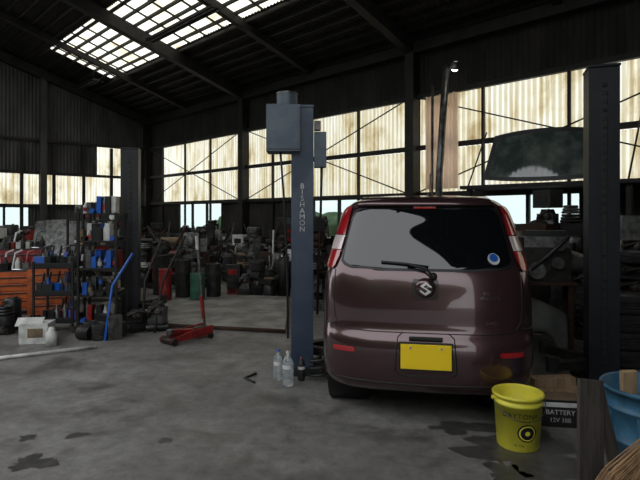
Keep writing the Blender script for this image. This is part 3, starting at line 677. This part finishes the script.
# trolley jack
b=B()
for y in (-.11,.11):
    vs=[(-.33,y-.006,.03),(.33,y-.006,.05),(.33,y-.006,.17),(.05,y-.006,.15),(-.33,y-.006,.08)]; vs2=[(a,y+.006,c) for a,_,c in vs]
    b.add(vs+vs2,[(0,1,2,3,4),(9,8,7,6,5)]+[(i,i+5,(i+1)%5+5,(i+1)%5) for i in range(5)],K['red'])
b.cyl((-.28,-.15,.045),(-.28,.15,.045),.045,K['grime']); 
for y in (-.13,.13): b.cyl((.28,y-.02,.035),(.28,y+.02,.035),.035,K['grime'])
b.box((.2,0,.10),(.2,.12,.1),K['grime']); b.box((-.05,0,.13),(.42,.07,.05),K['red'],ry=.12); b.cyl((-.26,0,.12),(-.26,0,.18),.05,K['greysteel'])
b.cyl((.2,-.11,.12),(.2,.11,.12),.03,K['greysteel'])
b.tube([(.28,0,.12),(.27,0,.2),(.16,.02,1.30)],.018,K['greysteel'],10); b.tube([(.172,.02,1.16),(.158,.02,1.34)],.024,K['white'],10); b.cyl((.185,-.08,1.05),(.185,.10,1.05),.012,K['black']); b.cyl((.255,0,.25),(.225,.01,.55),.025,K['red'])
o=b.obj('trolley_jack',(-1.50,5.85,0),math.radians(48)); o.scale=(.85,.85,.88)
def drum(loc,r,h,m,name):
    b=B(); p=[(.0001,0),(r,0),(r*1.02,.01),(r,.03)]
    for k in (.33,.66): p+=[(r,h*k-.015),(r*1.03,h*k),(r,h*k+.015)]
    p+=[(r,h-.03),(r*1.02,h-.01),(r,h),(r*.95,h-.012),(.0001,h-.012)]
    b.lathe(p,m,None,28); b.cyl((r*.5,0,h-.012),(r*.5,0,h+.01),.03,K['greysteel'],seg=12); b.obj(name,loc,bevel=0)
drum((-2.0,8.45,.05),.12,.42,K['green'],'oil_drum'); drum((-2.3,8.7,.0499),.13,.62,K['grime'],'oil_drum'); drum((-2.85,9.3,0),.15,.7,K['grime'],'oil_drum'); drum((-1.8,8.75,.05),.12,.55,K['grime'],'oil_drum'); drum((-2.5,8.35,.0499),.10,.50,K['red'],'oil_drum')
def gascyl(loc,h,m):
    b=B(); r=.1; b.lathe([(.0001,0),(r,0),(r,h*.82),(r*.7,h*.9),(.03,h*.94),(.03,h),(.0001,h)],m,None,20); b.cyl((-.05,0,h*.98),(.05,0,h*.98),.014,K['chrome'],seg=8); b.torus((0,0,h+.01),.03,.006,K['black']); b.obj('gas_cylinder',loc,bevel=0)
gascyl((-.62,8.95,0),.72,K['grime'])
def cabinet(loc,rz,w,d,h,m,n,name='tool_cabinet',top=True):
    b=B(); b.box((0,0,.08+(h-.08)/2),(w,d,h-.08),m)
    for k in range(n):
        z=.12+(h-.18)*(k+.5)/n; hh=(h-.18)/n-.015
        b.box((0,-d/2-.008,z),(w-.05,.016,hh),m); b.box((0,-d/2-.022,z+hh*.3),(w-.14,.014,.018),K['black'])
    for x in (-1,1):
        for y in (-1,1): b.cyl((x*(w/2-.06),y*(d/2-.05)-.015,.04),(x*(w/2-.06),y*(d/2-.05)+.015,.04),.04,K['rubber'])
    b.box((0,0,h+.005),(w+.01,d+.01,.012),K['black'])
    for k in range(22 if top else 0):
        x=R.uniform(-.42,.42)*w; y=R.uniform(-.35,.3)*d; t=R.random(); zz=h+.011
        c=pick(['red','black','white','greysteel','alu','grime','grime','black','grime'])
        if t<.4: b.box((x,y,zz+.05),(R.uniform(.08,.2),.08,.10),c,rz=R.uniform(-1,1))
        elif t<.7: b.lathe([(.035,0),(.035,.12),(.015,.15),(.015,.18),(.0001,.18)],c,Matrix.Translation((x,y,zz)),14)
        elif t<.85: b.tube([(x,y,zz+.012),(x+.03,y+.05,zz+.24),(x+.12,y+.05,zz+.28)],.014,c)
        else: b.tube([(x-.1,y,zz+.012),(x+.12,y+.05,zz+.012)],.012,K['chrome'])
    b.obj(name,loc,rz)
cabinet((-4.38,7.5,0),.30,.62,.42,.62,K['orange'],4)
cabinet((-3.72,7.15,0),.30,.50,.40,.70,K['orange'],5)
cabinet((-4.75,8.25,0),.30,.7,.45,.88,K['red'],6)
def cart(loc,rz):
    b=B(); w,d=.46,.36
    for x in (-w/2,w/2):
        for y in (-d/2,d/2): b.box((x,y,.46),(.025,.025,.8),K['black']); b.cyl((x,y-.012,.035),(x,y+.012,.035),.035,K['rubber'])
    for z in (.12,.45,.78):
        b.box((0,0,z),(w,d,.015),K['black'])
        for y in (-d/2,d/2): b.box((0,y,z+.03),(w,.01,.06),K['black'])
        for k in range(22):
            x=R.uniform(-.42,.42)*w; y=R.uniform(-.38,.38)*d; c=pick(['toolblue','black','greysteel','grime','red','alu','black','grime','black']); t=R.random()
            if t<.4: b.box((x,y,z+.07),(R.uniform(.06,.15),.07,.13),c,rz=R.uniform(-1,1))
            elif t<.75: b.lathe([(.03,0),(.03,.13),(.012,.16),(.012,.2),(.0001,.2)],c,Matrix.Translation((x,y,z+.008)),12)
            else: b.tube([(x,y,z+.01),(x+.05,y,z+.27)],.012,c)
    b.obj('tool_cart',loc,rz)
cart((-3.22,6.40,0),.05)
def rack(loc,rz,w,d,h,ns,pal,name='shelf_rack',dens=7):
    b=B()
    for x in (-w/2,w/2):
        for y in (-d/2,d/2): b.box((x,y,h/2),(.03,.03,h),K['steel'])
    for k in range(ns):
        z=.1+(h-.12)*k/(ns-1); b.box((0,0,z),(w,d,.02),K['grime'])
        for row_ in (.25,-.2):
          for q in range(dens):
            x=(-.45+.9*(q+.5)/dens)*w; y=(row_+R.uniform(-.06,.06))*d; c=pick(pal); t=R.random(); hh=min(.9*(h/ns)*.8,R.uniform(.12,.30))
            ww=w*.85/dens
            if t<.35: b.lathe([(ww*.5,0),(ww*.5,hh*.7),(ww*.2,hh*.85),(ww*.2,hh),(.0001,hh)],c,Matrix.Translation((x,y,z+.01)),14); b.lathe([(ww*.51,hh*.2),(ww*.51,hh*.55)],pick(['white','grime','red','card']),Matrix.Translation((x,y,z+.01)),14,True,False)
            elif t<.8: b.box((x,y,z+.01+hh/2),(ww,.12,hh),c)
            else: b.cyl((x,y-.1,z+.01+ww*.5),(x,y+.1,z+.01+ww*.5),ww*.5,c)
    b.obj(name,loc,rz)
rack((-2.70,6.42,0),0,.46,.32,1.45,5,['black','grime','white','grime','red','greysteel','black','black','alu','toolblue'])
rack((-3.62,8.6,0),-.2,1.0,.4,1.35,4,['grime','black','white','grime','card','greysteel','black'],dens=9)
rack((-4.7,11.4,0),.3,1.4,.4,1.5,5,['grime','black','white','grime','black','greysteel'],dens=10)
b=B(); b.box((0,0,.11),(.30,.24,.22),K['white']); b.box((-.06,-.05,.235),(.28,.12,.006),K['white'],rx=.7); b.box((.02,-.121,.12),(.16,.003,.1),K['card'])
b.obj('parts_carton',(-3.17,5.80,0),.15)
b=B(); b.lathe([(.0001,0),(.06,0),(.06,.14),(.03,.17),(.03,.2),(.0001,.2)],K['white'],None,20); b.obj('coolant_bottle',(-2.92,5.62,0),bevel=0)
b=B(); b.tube([(-3.5,4.85,.02),(-2.38,5.5,.02)],.018,K['white'],10); b.obj('conduit_pipe',bevel=0)
junk('tool_heap',(-2.10,6.30,0),.2,2,1,.24,lambda u,v:.2,['black','grime','grime','greysteel'],2)
junk('tool_heap',(-2.52,5.98,0),.1,3,2,.16,lambda u,v:.10,['black','grime','greysteel','rust','toolblue'],1)
junk('tool_heap',(-4.05,6.25,0),.2,3,2,.26,lambda u,v:.35,['black','grime','greysteel','rust','orange'],0)
b=B(); vs=[];fs=[]
for i in range(17):
    for j in range(9):
        u=-1+2*i/16; v=j/8; vs.append((u*.55*(1-.12*v),.10*u*u+.18*v+.04*math.sin(v*3),.75*v*(1-.05*u*u)))
for i in range(16):
    for j in range(8): fs.append((9*i+j,9*i+9+j,9*i+10+j,9*i+j+1))
b.add(vs,fs,K['alu'],True); o=b.obj('car_bonnet',(-4.75,9.5,.586),.3,bevel=0)
b=B(); b.box((0,0,.56),(1.3,.6,.05),K['wood']); 
for x in (-.6,.6):
    for y in (-.25,.25): b.box((x,y,.27),(.06,.06,.54),K['wood'])
b.obj('workbench',(-4.75,9.6,0),.3)
# ---------------- world / camera ----------------
w=bpy.data.worlds.new('overcast'); sc.world=w; w.use_nodes=True; nt=w.node_tree
bg=nt.nodes['Background']; tc=nt.nodes.new('ShaderNodeTexCoord'); sp=nt.nodes.new('ShaderNodeSeparateXYZ'); nt.links.new(tc.outputs['Generated'],sp.inputs[0])
c=ramp(nt,sp.outputs[2],[(.0,(.89,.92,.93)),(.5,(.92,.95,.98))]); nt.links.new(c,bg.inputs[0]); bg.inputs[1].default_value=2.4
cam=bpy.data.cameras.new('camera'); co=bpy.data.objects.new('camera',cam); sc.collection.objects.link(co)
co.location=(0,0,1.42); co.rotation_euler=(math.pi/2,0,0); cam.sensor_width=36; cam.lens=517/640*36; cam.shift_y=-25/640; cam.clip_end=300
sc.camera=co
